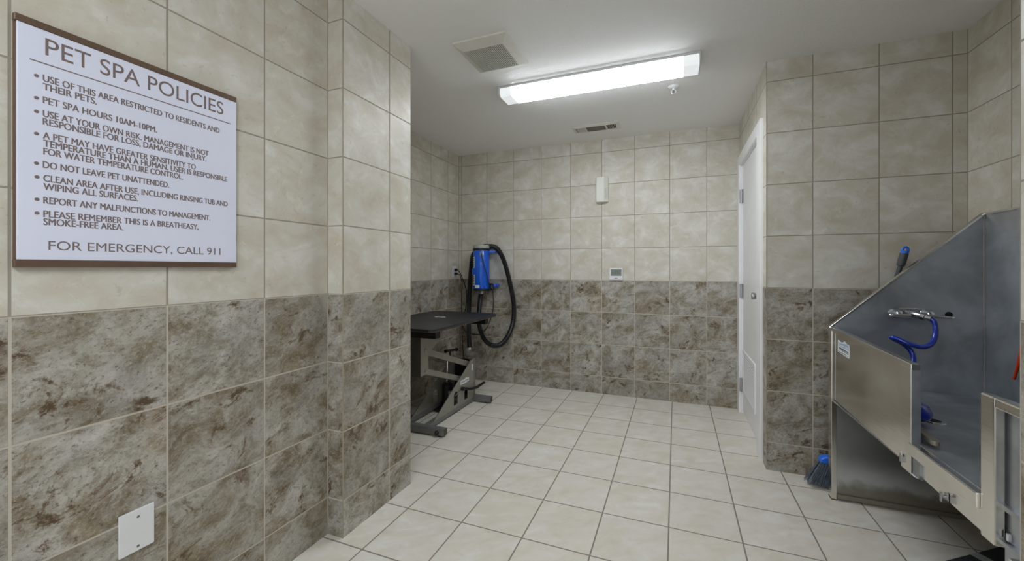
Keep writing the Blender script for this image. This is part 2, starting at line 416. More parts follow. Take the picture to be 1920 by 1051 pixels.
for i in range(n):
    z = gz0+.03+(gz1-gz0-.06)*i/(n-1)
    b.prism([(lx-.007, z-.006), (lx-.005, z-.007), (lx, z+.004), (lx-.002, z+.005)], 'y', gy0+.02, gy1-.02)
b.build('louver_grille', M['door'], leaf, bevel=.001)
B().box(lx-.0012, lx+.0005, gy0+.02, gy1-.02, gz0+.02, gz1-.02).build('grille_screen', M['dustgrey'], leaf)
for z in (1.79, 1.01, .235):
    b = B(); b.box(lx-.002, lx+.001, DY1-.040, DY1-.007, z-.055, z+.055); b.cyl((lx-.009, DY1-.008, z-.057), (lx-.009, DY1-.008, z+.057), .0085, 12)
    b.box(XR-.012, lx-.008, DY1-.0065, DY1-.0035, z-.055, z+.055)
    b.build('hinge', M['hinge'], d, smooth=True)
b = B(); b.lathe((lx, -.79, 1.012), (-1, 0, 0), [(.024, 0), (.024, .005), (.012, .007), (.012, .018), (.021, .022), (.024, .040), (.022, .047), (.003, .049)], 24)
b.build('door_knob', M['satin'], d, smooth=True)

# ------------------------------------------------------------------ ceiling fittings
def light_fixture(name, x0, x1, y0, y1, power, label):
    t = thing(name, label, 'ceiling light', ((x0+x1)/2, (y0+y1)/2, H))
    B().box(x0, x1, y0, y1, H-.016, H-.0005).build('housing', M['lamp_white'], t, bevel=.001)
    for s, xx in ((1, x0-.002), (-1, x1+.002)):
        b = B(); b.prism([(y0-.004, H-.0005), (y1+.004, H-.0005), (y1+.004, H-.055), (y1-.012, H-.074), (y0+.012, H-.074), (y0-.004, H-.055)], 'x', xx-.003, xx+.009 if s > 0 else xx+.003)
        b.build('end_cap', M['lamp_white'], t, bevel=.0015)
    e = .085; pr = [(y0, H-.016), (y0+.001, H-.052), (y0+.016, H-.070), (y1-.016, H-.070), (y1-.001, H-.052), (y1, H-.016)]
    b = B(); b.prism(pr, 'x', x0+e, x1-e)
    b.bm.normal_update()
    for f in b.bm.faces:
        if abs(f.calc_center_median().z-(H-.034)) < .01 and abs(f.calc_center_median().x-(x0+x1)/2) < .1: f.material_index = 1
    b.build('diffuser', [lens_mat(name+'_glow', power), lens_mat(name+'_side_glow', power*.03)], t)
    for a, c in ((x0+.007, x0+e), (x1-e, x1-.004)):
        b = B(); b.prism(pr, 'x', a, c); b.build('diffuser_end', lens_mat(name+'_dim', .38), t)
    return t
light_fixture('fluorescent_light', -1.118, .127, -1.338, -1.178, LAMP, 'long glowing fluorescent wrap light on the ceiling over the tiled floor')
light_fixture('fluorescent_light', -.95, .30, -4.25, -4.09, LAMP_NEAR, 'long fluorescent wrap light on the ceiling of the entry behind the viewer')

t = thing('exhaust_fan', 'square white ceiling exhaust fan grille with fine dark slots', 'exhaust fan', (-.982, -1.727, H))
fx0, fx1, fy0, fy1 = -1.142, -.822, -1.892, -1.558; ix0, ix1, iy0, iy1 = -1.106, -.870, -1.828, -1.592
b = B()
def frus(b, o, i, zo, zi, th):
    R = []
    for (x0, x1, y0, y1), z in ((o, zo+th), (o, zo), (i, zi), (i, zi+.004)):
        R.append([b.bm.verts.new(p) for p in ((x0,y0,z),(x1,y0,z),(x1,y1,z),(x0,y1,z))])
    for a, c in zip(R, R[1:]+R[:1]):
        for k in range(4): b.face([a[k], a[(k+1) % 4], c[(k+1) % 4], c[k]])
frus(b, (fx0, fx1, fy0, fy1), (ix0, ix1, iy0, iy1), H-.010, H-.026, .0095)
b.build('cover', M['ventwhite'], t)
B().box(ix0-.005, ix1+.005, iy0-.005, iy1+.005, H-.006, H-.001).build('dark_cavity', M['dark'], t)
n = 23
for i in range(n):
    x = ix0+(ix1-ix0)*(i+.5)/n
    B().box(x-.0021, x+.0021, iy0-.002, iy1+.002, H-.026, H-.010).build('slat', M['ventwhite'], t)

t = thing('air_vent', 'small white three-way ceiling air register near the back wall', 'air vent', (-.65, -.343, H))
vx0, vx1, vy0, vy1 = -.852, -.448, -.428, -.258
b = B(); frus(b, (vx0, vx1, vy0, vy1), (vx0+.03, vx1-.03, vy0+.03, vy1-.03), H-.004, H-.012, .0035); b.build('frame', M['ventwhite'], t)
B().box(vx0+.025, vx1-.025, vy0+.025, vy1-.025, H-.004, H-.0008).build('dark_cavity', M['dark'], t)
for x in (vx0+.115, vx1-.115): B().box(x-.006, x+.006, vy0+.028, vy1-.028, H-.012, H-.006).build('divider', M['ventwhite'], t)
for side, rng in (('l', (vx0+.032, vx0+.108)), ('r', (vx1-.108, vx1-.032))):
    for i in range(6):
        x = rng[0]+(rng[1]-rng[0])*(i+.35)/6; s = -1 if side == 'l' else 1
        B().prism([(x, H-.012), (x+.0016, H-.012), (x+.0016-s*.007, H-.004), (x-s*.007, H-.004)], 'y', vy0+.028, vy1-.028).build('side_louver', M['ventwhite'], t)
for i in range(6):
    y = vy0+.030+(vy1-vy0-.082)*i/5
    B().prism([(y+.018, H-.012), (y+.0196, H-.012), (y+.0016, H-.004), (y, H-.004)], 'x', vx0+.12, vx1-.12).build('center_louver', M['dustgrey'], t)

sx, sy = -.0138, -.9225
t = thing('sprinkler_head', 'white pendant fire sprinkler head on the ceiling beside the light', 'sprinkler', (sx, sy, H))
B().lathe((sx, sy, H-.0005), (0, 0, -1), [(.036, 0), (.036, .002), (.028, .010), (.016, .013), (.013, .013)], 28).build('escutcheon', M['white'], t, smooth=True)
b = B(); b.cyl((sx, sy, H-.012), (sx, sy, H-.026), .009)
b.tube(smooth_path([(sx-.011, sy, H-.024), (sx-.014, sy, H-.036), (sx-.010, sy, H-.048), (sx, sy, H-.052), (sx+.010, sy, H-.048), (sx+.014, sy, H-.036), (sx+.011, sy, H-.024)], 6), .0028, 8)
b.build('frame', M['white'], t, smooth=True)
B().cyl((sx, sy, H-.026), (sx, sy, H-.048), .0028, 10).build('bulb', M['dustgrey'], t, smooth=True)
b = B(); b.lathe((sx, sy, H-.053), (0, 0, -1), [(.006, 0), (.015, .001), (.016, .0025), (.004, .003)], 24); b.build('deflector', M['white'], t, smooth=True)

# ------------------------------------------------------------------ policy sign
SX = XL+.012; s0, s1, zb, zt = -3.3008, -2.806, 1.1992, 1.7992
t = thing('policy_sign', 'silver PET SPA POLICIES notice board with brown bars, on the left tiled wall', 'sign', (XL, (s0+s1)/2, zb))
B().box(XL+.0005, XL+.007, s0-.0012, s1-.001, zb+.002, zt-.002).build('backing', M['signbar'], t)
B().box(XL+.007, SX, s0+.002, s1, zb+.0175, zt-.017).build('panel', M['sign'], t, bevel=.0008)
B().box(XL+.0005, SX+.002, s0-.002, s1, zt-.017, zt).build('top_bar', M['signbar'], t, bevel=.001)
B().box(XL+.0005, SX+.002, s0-.002, s1, zb, zb+.0175).build('bottom_bar', M['signbar'], t, bevel=.001)
X_, Y_ = (0, 1, 0), (0, 0, 1)
b = B(); add_text(b, "PET SPA POLICIES", (SX, -3.2541, 1.7225), X_, Y_, .4057, .042); b.build('heading', M['signtext'], t)
B().box(SX, SX+.0004, -3.2794, -2.8254, 1.6988, 1.7015).build('rule_line', M['signtext'], t)
LINES = [("USE OF THIS AREA RESTRICTED TO RESIDENTS AND",-3.2579,-2.8609,1.656,1),("THEIR PETS.",-3.2579,-3.1629,1.6355,0),
 ("PET SPA HOURS 10AM-10PM.",-3.2579,-3.0326,1.602,1),("USE AT YOUR OWN RISK. MANAGEMENT IS NOT",-3.2579,-2.8939,1.569,1),
 ("RESPONSIBLE FOR LOSS, DAMAGE OR INJURY.",-3.2579,-2.9002,1.5495,0),("A PET MAY HAVE GREATER SENSITIVITY TO",-3.2579,-2.9314,1.515,1),
 ("TEMPERATURE THAN A HUMAN. USER IS RESPONSIBLE",-3.2571,-2.8366,1.496,0),("FOR WATER TEMPERATURE CONTROL.",-3.2571,-2.9662,1.476,0),
 ("DO NOT LEAVE PET UNATTENDED.",-3.2579,-3.0026,1.443,1),("CLEAN AREA AFTER USE, INCLUDING RINSING TUB AND",-3.2571,-2.8349,1.410,1),
 ("WIPING ALL SURFACES.",-3.2571,-3.0763,1.3895,0),("REPORT ANY MALFUNCTIONS TO MANAGEMENT.",-3.2571,-2.8892,1.3555,1),
 ("PLEASE REMEMBER THIS IS A BREATHEASY,",-3.2571,-2.9239,1.322,1),("SMOKE-FREE AREA.",-3.2571,-3.1087,1.3027,0)]
b = B()
for s, a, c, z, bul in LINES:
    add_text(b, s, (SX, a, z), X_, Y_, c-a, .0165, bold=.00045)
    if bul: b.lathe((SX, a-.0105, z+.0085), (1, 0, 0), [(.0042, 0), (.0042, .0004)], 14)
b.build('rules_lettering', M['signtext'], t)
b = B(); add_text(b, "FOR EMERGENCY, CALL 911", (SX, -3.2489, 1.2415), X_, Y_, .3913, .0225); b.build('footer_lettering', M['signtext'], t)

# ------------------------------------------------------------------ small wall things
t = thing('wall_plate', 'white blank wall plate with two screws low on the left tiled wall', 'wall plate', (XL, -3.0755, .436))
b = B(); b.prism(rounded(-3.115, -3.035, .376, .4965, .003, 3), 'x', XL, XL+.006); b.build('plate', M['white'], t, bevel=.002)
for z in (.4745, .3895): B().lathe((XL+.006, -3.073, z), (1, 0, 0), [(.0036, 0), (.0036, .0006), (.002, .0009)], 16).build('screw', M['screw'], t)

t = thing('chime_box', 'tall white plastic chime box high on the back wall', 'chime box', (-.655, 0, 1.825))
b = B(); b.prism([(-.712, 0), (-.598, 0), (-.598, -.02), (-.632, -.048), (-.704, -.048), (-.712, -.040)], 'z', 1.822, 2.06); b.build('body', M['offwhite'], t, bevel=.005, seg=3)
for r in range(6):
    z = 1.855+r*.016
    for (xa, xb) in ((-.627, -.617), (-.614, -.604)):
        ya = -.048+(xa+.632)*.824-.0006; yb = -.048+(xb+.632)*.824-.0006
        B().bar((xa, ya, z), (xb, yb, z+.010), .0012, .0042, up=(.63, -.77, 0)).build('slot', M['dustgrey'], t)
B().box(-.668, -.652, -.0486, -.0478, 1.85, 1.875).build('badge', M['white'], t)

t = thing('thermostat', 'small white digital thermostat with grey screen on the back wall', 'thermostat', (-.523, 0, 1.083))
B().box(-.586, -.462, -.024, 0, 1.086, 1.199).build('body', M['white'], t, bevel=.004, seg=3)
sc = B().box(-.573, -.474, -.0255, -.0235, 1.126, 1.186).build('screen', M['lcd'], t)
b = B(); b.box(-.531, -.528, -.0259, -.0254, 1.144, 1.178); b.box(-.511, -.508, -.0259, -.0254, 1.146, 1.168); b.box(-.558, -.548, -.0259, -.0254, 1.155, 1.157); b.box(-.500, -.488, -.0259, -.0254, 1.148, 1.151)
b.build('digits', M['lcdink'], sc)
B().box(-.538, -.510, -.0246, -.0238, 1.100, 1.1055).build('lettering', M['dustgrey'], t)

t = thing('power_outlet', 'white double power outlet with two black plugs on the far left wall', 'outlet', (XB, -.098, 1.16))
B().box(XB, XB+.006, -.140, -.050, 1.103, 1.219).build('plate', M['white'], t, bevel=.002)
for z in (1.178, 1.137): B().box(XB+.006, XB+.0075, -.112, -.078, z-.014, z+.014).build('receptacle', M['offwhite'], t, bevel=.001)

# ------------------------------------------------------------------ pet dryer on the back wall
DX, DYY, R0 = -1.878, -.135, .084
t = thing('pet_dryer', 'blue cylindrical pet dryer with black hose hung on the back wall', 'pet dryer', (DX, 0, .975))
body = B().lathe((DX, DYY, .985), (0, 0, 1), [(.060, 0), (.082, .002), (R0, .008), (R0, .385), (.080, .392), (.05, .393)], 36).build('body', M['blue'], t, smooth=True)
B().lathe((DX, DYY, .962), (0, 0, 1), [(.070, 0), (R0+.001, .004), (R0+.001, .022), (.07, .024)], 36).build('bottom_ring', M['black'], t, smooth=True)
B().lathe((DX, DYY, 1.376), (0, 0, 1), [(.070, 0), (R0+.002, .003), (R0+.002, .022), (.07, .024)], 36).build('top_ring', M['black'], t, smooth=True)
B().lathe((DX, DYY, 1.399), (0, 0, 1), [(.074, 0), (.083, .002), (.083, .030), (.076, .036), (.02, .038)], 36).build('cap', M['clearcap'], t, smooth=True)
# wall brackets
for z in (1.37, 1.018):
    b = B(); b.bar((DX+.03, DYY+.045, z), (DX+.128, -.055, z), .028, .030); b.box(DX-.05, DX+.05, -.062, 0, z-.016, z+.016); b.cyl((DX+.128, -.068, z), (DX+.128, 0, z), .018)
    b.build('bracket', M['blue'], t, bevel=.003)
# badge strip, sticker, switch
def on_cyl(b, a0, a1, z0, z1, th, n=6):
    R = []
    for rr in (R0+.0002, R0+th):
        for z in (z0, z1):
            R.append([b.bm.verts.new((DX+rr*math.cos(math.radians(a0+(a1-a0)*i/n)), DYY+rr*math.sin(math.radians(a0+(a1-a0)*i/n)), z)) for i in range(n+1)])
    A, Bq, C, D = R
    for i in range(n):
        b.face([C[i], C[i+1], D[i+1], D[i]]); b.face([A[i], A[i+1], C[i+1], C[i]]); b.face([Bq[i], Bq[i+1], D[i+1], D[i]])
    b.face([A[0], C[0], D[0], Bq[0]]); b.face([A[-1], C[-1], D[-1], Bq[-1]])
for z0, z1 in ((1.02, 1.13), (1.20, 1.31)):
    b = B(); on_cyl(b, 214, 246, z0, z1, .0008); st = b.build('label_strip', M['sticker'], body)
    b = B()
    for i in range(5): z = z0+.012+i*.019; on_cyl(b, 222, 240, z, z+.011, .0012, 4)
    b.build('lettering', M['stickerink'], st)
b = B(); on_cyl(b, 249, 284, .998, 1.026, .0008); b.build('rating_sticker', M['sticker'], body)
b = B(); on_cyl(b, 286, 304, 1.325, 1.358, .004); b.build('switch_plate', M['greydark'], body)
b = B(); on_cyl(b, 212, 238, 1.135, 1.195, .012); b.build('latch', M['blue'], body)
b = B(); on_cyl(b, 320, 332, .992, 1.012, .012); b.build('lower_latch', M['blue'], body)
# hose: out of the bottom, loops up on the right, behind the cap and down on the left
B().lathe((DX, DYY, .964), (0, 0, -1), [(.034, 0), (.042, .004), (.040, .012), (.030, .016), (.028, .03)], 24).build('hose_collar', M['satin'], t, smooth=True)
path = smooth_path([(DX, -.135, .945), (-1.893, -.13, .875), (-1.912, -.12, .76), (-1.920, -.11, .655), (-1.906, -.10, .55), (-1.868, -.095, .465), (-1.815, -.095, .418), (-1.745, -.095, .400), (-1.66, -.095, .43), (-1.59, -.095, .52), (-1.545, -.095, .63), (-1.529, -.095, .75), (-1.540, -.095, .885), (-1.585, -.095, 1.09), (-1.640, -.095, 1.27), (-1.700, -.09, 1.375), (-1.755, -.075, 1.415), (-1.82, -.05, 1.425)], 14)
hz = B().tube(resample(path, .0055), .0235, 14, rib=.0022, pitch=.011).build('hose', M['hose'], t, smooth=False)
path = smooth_path([(-1.945, -.045, 1.40), (-1.985, -.055, 1.375), (-2.012, -.07, 1.33), (-2.030, -.075, 1.20), (-2.043, -.08, 1.03), (-2.050, -.085, .80), (-2.050, -.09, .64), (-2.044, -.095, .52), (-2.040, -.10, .45)], 14)
B().tube(resample(path, .0055), .0225, 14, rib=.0018, pitch=.011).build('hose', M['hose'], t)
nz = B().tube([(-2.041, -.10, .462), (-2.039, -.102, .44), (-2.034, -.108, .39), (-2.030, -.112, .365)], .024, 16).build('nozzle', M['black'], t, smooth=True)
B().cyl((-2.030, -.112, .366), (-2.028, -.114, .345), .0165, 16).build('nozzle_tip', M['sticker'], nz, smooth=True)
B().tube([(-1.81, -.05, 1.424), (-1.88, -.044, 1.430), (-1.95, -.045, 1.395)], .024, 14).build('hose_bridge', M['hose'], t, smooth=True)
cordp = smooth_path([(-1.838, -.210, 1.340), (-1.828, -.222, 1.325), (-1.815, -.216, 1.27), (-1.797, -.200, 1.18), (-1.782, -.180, 1.09), (-1.775, -.160, 1.035), (-1.765, -.13, .99), (-1.785, -.10, .97), (-1.80, -.11, 1.02), (-1.775, -.12, 1.04), (-1.757, -.11, 1.0), (-1.775, -.08, .965), (-1.772, -.07, .86), (-1.785, -.06, .75), (-1.83, -.055, .62), (-1.91, -.05, .515), (-2.0, -.05, .495), (-2.10, -.06, .52), (-2.14, -.06, .60), (-2.10, -.06, .80), (-2.095, -.06, .95), (-2.125, -.07, 1.06), (-2.155, -.083, 1.14), (-2.180, -.093, 1.177), (-2.203, -.095, 1.178)], 8)
pc = B().tube(cordp, .0042, 8).build('power_cord', M['black'], t, smooth=True)
B().box(XB+.008, XB+.034, -.110, -.080, 1.165, 1.191).build('plug', M['black'], pc, bevel=.004)
coil = [(-1.775+.022*math.cos(a*.7), -.10+.012*math.sin(a*.31), 1.005+.035*math.sin(a*.7)) for a in range(28)]
B().tube(coil, .0042, 6).build('cord_bundle', M['black'], t, smooth=True)

t = thing('black_power_cable', 'thin black power cable hanging from the lower plug of the far left outlet', 'power cord', (XB+.03, -.095, .5))
B().tube(smooth_path([(XB+.03, -.095, 1.137), (XB+.055, -.085, 1.13), (XB+.066, -.065, 1.09), (XB+.07, -.05, 1.02), (XB+.06, -.04, .9), (XB+.06, -.04, .7), (XB+.07, -.045, .45), (XB+.10, -.06, .2), (XB+.15, -.09, .03), (XB+.25, -.16, .006)], 8), .0042, 8).build('cable', M['black'], t, smooth=True)
B().box(XB+.008, XB+.034, -.110, -.080, 1.124, 1.150).build('plug', M['black'], t, bevel=.004)

# ------------------------------------------------------------------ grooming table
t = thing('grooming_table', 'black topped hydraulic dog grooming table on a grey steel base', 'grooming table', (-1.80, -1.0, 0))
tx0, tx1, ty0, ty1, tz0, tz1 = -2.196, -1.514, -1.522, -.498, .762, .785
b = B(); b.prism(rounded(tx0, tx1, ty0, ty1, .055, 6), 'z', tz0, tz1); top = b.build('tabletop', M['table_top'], t, bevel=.003)
b = B(); b.prism(rounded(tx0-.001, tx1+.001, ty0-.001, ty1+.001, .056, 6), 'z', tz0+.002, tz0+.008); b.build('worn_edge', M['brass'], top)
for s in (-1, 1):
    b = B(); b.prism([(-1.860+s*.027+.024*math.cos(math.radians(a)), -.915+.022*math.sin(math.radians(a))) for a in range(0, 360, 24)], 'z', tz1, tz1+.0015); b.build('tie_down_disc', M['disc'], top)
for y0, y1, x1 in ((-1.42, -1.36, -1.565), (-.66, -.60, -1.565)):
    B().box(-2.10, x1, y0, y1, .702, tz0).build('cross_beam', M['blackmetal'], t, bevel=.002)
for xa in (-1.935, -1.735): B().box(xa, xa+.025, -1.40, -.62, .715, tz0).build('top_rail', M['blackmetal'], t)
# carriage under the near end
for xa in (-1.94, -1.714): B().box(xa, xa+.006, -1.394, -1.298, .42, .705).build('carriage_side', M['greypaint'], t)
B().box(-1.94, -1.708, -1.397, -1.391, .42, .705).build('carriage_front', M['greyshade'], t)
for xa in (-1.936, -1.719): B().prism([(-1.298, .703), (-1.125, .703), (-1.135, .655), (-1.296, .553)], 'x', xa, xa+.006).build('gusset', M['greypaint'], t)
def arm(x, p0, p1, h, name):
    b = B(); b.bar((x, *p0), (x, *p1), .018, h); return b.build(name, M['greypaint'], t, bevel=.001)
for x in (-1.738, -1.912):
    arm(x, (-1.345, .598), (-.615, .327), .046, 'lift_arm'); arm(x, (-1.345, .450), (-.615, .180), .042, 'lift_arm')
for x in (-1.707,):
    for y, z in ((-1.335, .592), (-1.335, .443), (-.622, .327), (-.622, .186)):
        B().lathe((x, y, z), (1, 0, 0), [(.013, 0), (.013, .004), (.008, .006), (.008, .010), (.004, .011)], 18).build('pivot_bolt', M['satin'], t, smooth=True)
# base: feet, rails, slotted side plates, posts
for ya, yb in ((-1.372, -1.328), (-.632, -.590)):
    f = B().box(-2.068, -1.531, ya, yb, .012, .060).build('foot', M['greydark'], t, bevel=.002)
    for x in (-1.575, -2.025): B().cyl((x, (ya+yb)/2-.004, 0), (x, (ya+yb)/2-.004, .013), .014, 16).build('rubber_pad', M['black'], f, smooth=True)
    B().box(-1.5312, -1.5285, ya+.002, yb-.002, .014, .058).build('end_plug', M['brass'], f)
B().lathe((-1.586, -1.372, .030), (0, -1, 0), [(.016, 0), (.017, .006), (.012, .016), (.004, .018)], 18).build('leveling_knob', M['black'], t, smooth=True)
for xa in (-1.738, -1.937): B().box(xa, xa+.040, -1.33, -.63, .012, .050).build('base_rail', M['greydark'], t, bevel=.002)
def slot(y0, y1, z0, z1):
    r = (y1-y0)/2; c = (y0+y1)/2
    return [(y0, z0), (y1, z0)]+[(c+r*math.cos(math.radians(a)), z1-r+r*math.sin(math.radians(a))) for a in range(0, 181, 20)]
for x, holes in ((-1.7, [slot(-.962, -.898, .072, .178), slot(-.792, -.735, .068, .158)]), (-1.900, [slot(-.962, -.898, .072, .178)])):
    plate_holes('side_plate', [(-1.255, .046), (-.632, .046), (-.632, .385), (-.668, .385)], holes, 'x', x, .005, M['greypaint'], t)
for xa in (-1.738, -1.937): B().box(xa, xa+.040, -.634, -.592, .012, .388).build('post', M['greydark'], t, bevel=.001)
B().box(-1.90, -1.735, -.62, -.60, .05, .375).build('back_plate', M['blackmetal'], t)
B().box(-1.6972, -1.6962, -.668, -.648, .29, .345).build('white_tab', M['sticker'], t)
# maker's sticker on the plate
b = B(); xs = -1.6975; st = [(-.862, .214), (-.864, .240), (-.84, .250), (-.80, .246), (-.765, .256), (-.74, .246), (-.716, .250), (-.713, .214), (-.79, .209)]
b.prism(st, 'x', xs, xs+.0006); stk = b.build('sticker', M['sticker'], t)
b = B(); nv = Vector((0, 1, 0)); up = Vector((0, 0, 1))
add_text(b, "Groomer's Best", (xs+.0006, -.856, .223), nv, up, .134, .016, bold=.0002, depth=.0003); b.build('lettering', M['dustgrey'], stk)
# hydraulic pump, rod, pedal, cranks
b = B(); b.lathe((-1.82, -.87, .012), (0, 0, 1), [(.05, 0), (.05, .05), (.042, .06), (.042, .20), (.03, .215), (.018, .22)], 24); b.build('pump', M['blackmetal'], t, smooth=True)
B().cyl((-1.82, -.87, .225), (-1.82, -.87, .43), .010, 16).build('pump_rod', M['chrome'], t, smooth=True)
B().cyl((-1.905, -.87, .43), (-1.735, -.87, .43), .014, 16).build('lift_shaft', M['blackmetal'], t, smooth=True)
B().bar((-1.78, -.90, .10), (-1.755, -.93, .16), .03, .05).build('pump_valve', M['satin'], t, bevel=.004)
B().box(-1.89, -1.745, -.97, -.80, .012, .022).build('pump_base', M['blackmetal'], t)
b = B(); b.tube(smooth_path([(-1.695, -.845, .178), (-1.682, -.80, .168), (-1.672, -.74, .150), (-1.668, -.66, .136), (-1.666, -.60, .131)], 8), .011, 12)
pd = b.build('pedal_arm', M['blackmetal'], t, smooth=True)
B().bar((-1.667, -.615, .132), (-1.655, -.50, .146), .022, .018).build('pedal_pad', M['black'], pd, bevel=.006)
b = B(); b.cyl((-1.697, -.84, .178), (-1.668, -.84, .178), .016, 16); b.build('pedal_hub', M['blackmetal'], t, smooth=True)
B().tube([(-1.695, -.84, .180), (-1.692, -.955, .150)], .004, 8).build('linkage_rod', M['satin'], t, smooth=True)
b = B(); b.cyl((-1.935, -.70, .450), (-1.935, -.535, .432), .012, 14); b.cyl((-1.935, -.535, .432), (-1.935, -.518, .430), .017, 14); b.cyl((-1.935, -.70, .450), (-1.935, -.718, .452), .016, 14)
b.cyl((-1.935, -.64, .443), (-1.935, -.64, .38), .008, 12); b.build('crank_handle', M['blackmetal'], t, smooth=True)
B().box(-1.95, -1.92, -.66, -.62, .31, .385).build('crank_clamp', M['blackmetal'], t)

# ------------------------------------------------------------------ steel bathing tub
XF, YE, YN, XK, TF = .757, -1.2946, -2.545, 1.342, .600
t = thing('bathing_tub', 'stainless steel raised dog bathing tub with high splash walls, by the right wall', 'bathing tub', (1.05, -1.92, 0))
end = B(); end.prism([(XF+.02, TF-.05), (XK, TF-.05), (XK, 1.447), (XK-.012, 1.447), (XF, .890), (XF, TF-.05)][:5]+[(XF, TF-.05)], 'y', YE, YE+.012)
ep = end.build('end_splash', M['steel_in'], t)
b = B(); b.bar((XF-.012, YE+.004, .889), (XK+.002, YE+.004, 1.4525), .026, .009, up=(-.66, 0, .75)); b.build('rim', M['steel'], ep, bevel=.001)
B().box(XK, XK+.012, YN, YE+.012, TF-.05, 1.447).build('back_splash', M['steel_in'], t)
B().box(XK-.004, XK+.014, YN, YE+.012, 1.444, 1.452).build('back_rim', M['steel'], t)
B().cyl((XK-.001, YE-.001, TF), (XK-.001, YE-.001, 1.44), .0035, 8).build('corner_weld', M['steel'], t, smooth=True)
near = B(); near.prism([(XF, TF-.05), (XK, TF-.05), (XK, 1.447), (XK-.012, 1.447), (XF, .86)], 'y', YN, YN+.010); near.build('near_splash', M['steel_in'], t)
fl = B().box(XF+.015, XK, YN+.01, YE, TF-.012, TF).build('tub_floor', M['steel_in'], t)
dc = (.940, -1.757)
b = B(); b.lathe((dc[0], dc[1], TF), (0, 0, 1), [(.024, 0), (.024, .003), (.036, .0035), (.038, 0.0005)], 28); b.build('drain_ring', M['chrome'], fl, smooth=True)
B().lathe((dc[0], dc[1], TF), (0, 0, 1), [(.022, 0), (.022, .0012)], 24).build('drain_hole', M['dark'], fl)
B().box(XF+.012, XK, YN+.01, YE, .500, .510).build('underside', M['steel_in'], t)
# far leg frame and lower end panel
B().box(XF-.002, XF+.020, YE, YE+.046, 0.006, .888).build('corner_post', M['steel'], t, bevel=.001)
B().box(XF+.02, XK, YE+.004, YE+.010, .012, TF-.05).build('lower_end_panel', M['steel_end'], t)
B().box(XF+.022, XK, YE-.004, YE+.004, .012, .034).build('bottom_flange', M['steel_end'], t)
B().prism(rounded(XF-.003, XF+.021, YE-.001, YE+.046, .004, 3), 'z', 0, .006).build('rusty_foot', M['rust'], t)
for x, y in ((XK-.03, YE+.0), (XK-.03, YN+.06), (.80, YN+.04)): B().box(x, x+.03, y-.03, y, 0, .505).build('leg', M['steel'], t)
# front: tall panel, low entry sill, near post and rail
yp = -2.0234
fp = B(); fp.prism([(YE+.002, .522), (-1.345, .528), (-1.40, .526), (-1.96, .515), (-2.005, .494), (yp, .488), (yp, .866), (YE+.002, .880)], 'x', XF, XF+.006)
pan = fp.build('front_panel', M['steel'], t)
b = B(); b.prism([(YE+.080, .894), (YE+.080, .875), (yp-.003, .850), (yp-.003, .868)], 'x', XF-.003, XF+.0225); b.build('top_flange', M['steel'], pan, bevel=.0015)
B().box(XF+.0005, XF+.021, yp-.002, yp+.004, .560, .849).build('end_return', M['steel_in'], pan)
B().box(XF-.0025, XF-.0004, yp-.0012, yp+.062, .490, .852).build('edge_fold', M['steel'], pan, bevel=.001)
B().box(XF-.0015, XF+.001, YE-.045, YE-.043, .53, .865).build('weld_seam', M['steel_in'], pan)
B().box(XF+.0205, XF+.0255, YE, yp, .505, .849).build('inner_front_wall', M['steel_in'], t)
b = B(); b.box(XF-.008, XF+.030, -2.3452, -2.020, .556, .5985); b.build('entry_sill', M['steel'], t, bevel=.003)
b = B(); b.prism([(-2.062, .5595), (-2.062, .512), (-2.070, .502), (-2.345, .494), (-2.345, .560), (-2.02, .560)], 'x', XF+.008, XF+.014); b.build('sill_apron', M['steel'], t)
B().box(XF+.0012, XF+.018, -2.066, yp-.0025, .494, .5555).build('corner_gusset', M['steel_in'], t)
b = B(); b.tube(smooth_path([(XF+.002, -1.965, .545), (XF+.002, -1.970, .520), (XF+.004, -1.995, .500), (XF+.006, -2.03, .490), (XF+.010, -2.065, .497)], 6), .005, 8); b.build('corner_lip', M['sticker'], t, smooth=True)
for y, z in ((-1.972, .524), (-2.200, .509)):
    B().prism([(XF-.010, z-.015), (XF+.007, z-.015), (XF+.007, z+.013), (XF+.001, z+.013), (XF+.001, z+.004), (XF-.005, z+.004), (XF-.005, z+.013), (XF-.010, z+.013)], 'y', y-.006, y+.005).build('gate_clip', M['satin'], t, bevel=.001)
b = B(); b.box(XF, XF+.022, -2.3945, -2.3455, .490, .868); b.build('near_post', M['steel'], t, bevel=.004)
b = B(); b.box(XF+.0006, XF+.0295, YN, -2.392, .8415, .8675); b.build('near_rail', M['steel'], t, bevel=.004)
B().box(XF+.026, XF+.030, YN, -2.385, .020, .842).build('side_panel', M['steel_in'], t)
B().box(XF+.018, XF+.0265, -2.408, -2.400, .514, .533).build('gate_clip', M['sticker'], t, bevel=.002)
B().box(XF+.004, XF+.026, YN, -2.435, 0, .49).build('near_leg', M['steel'], t)
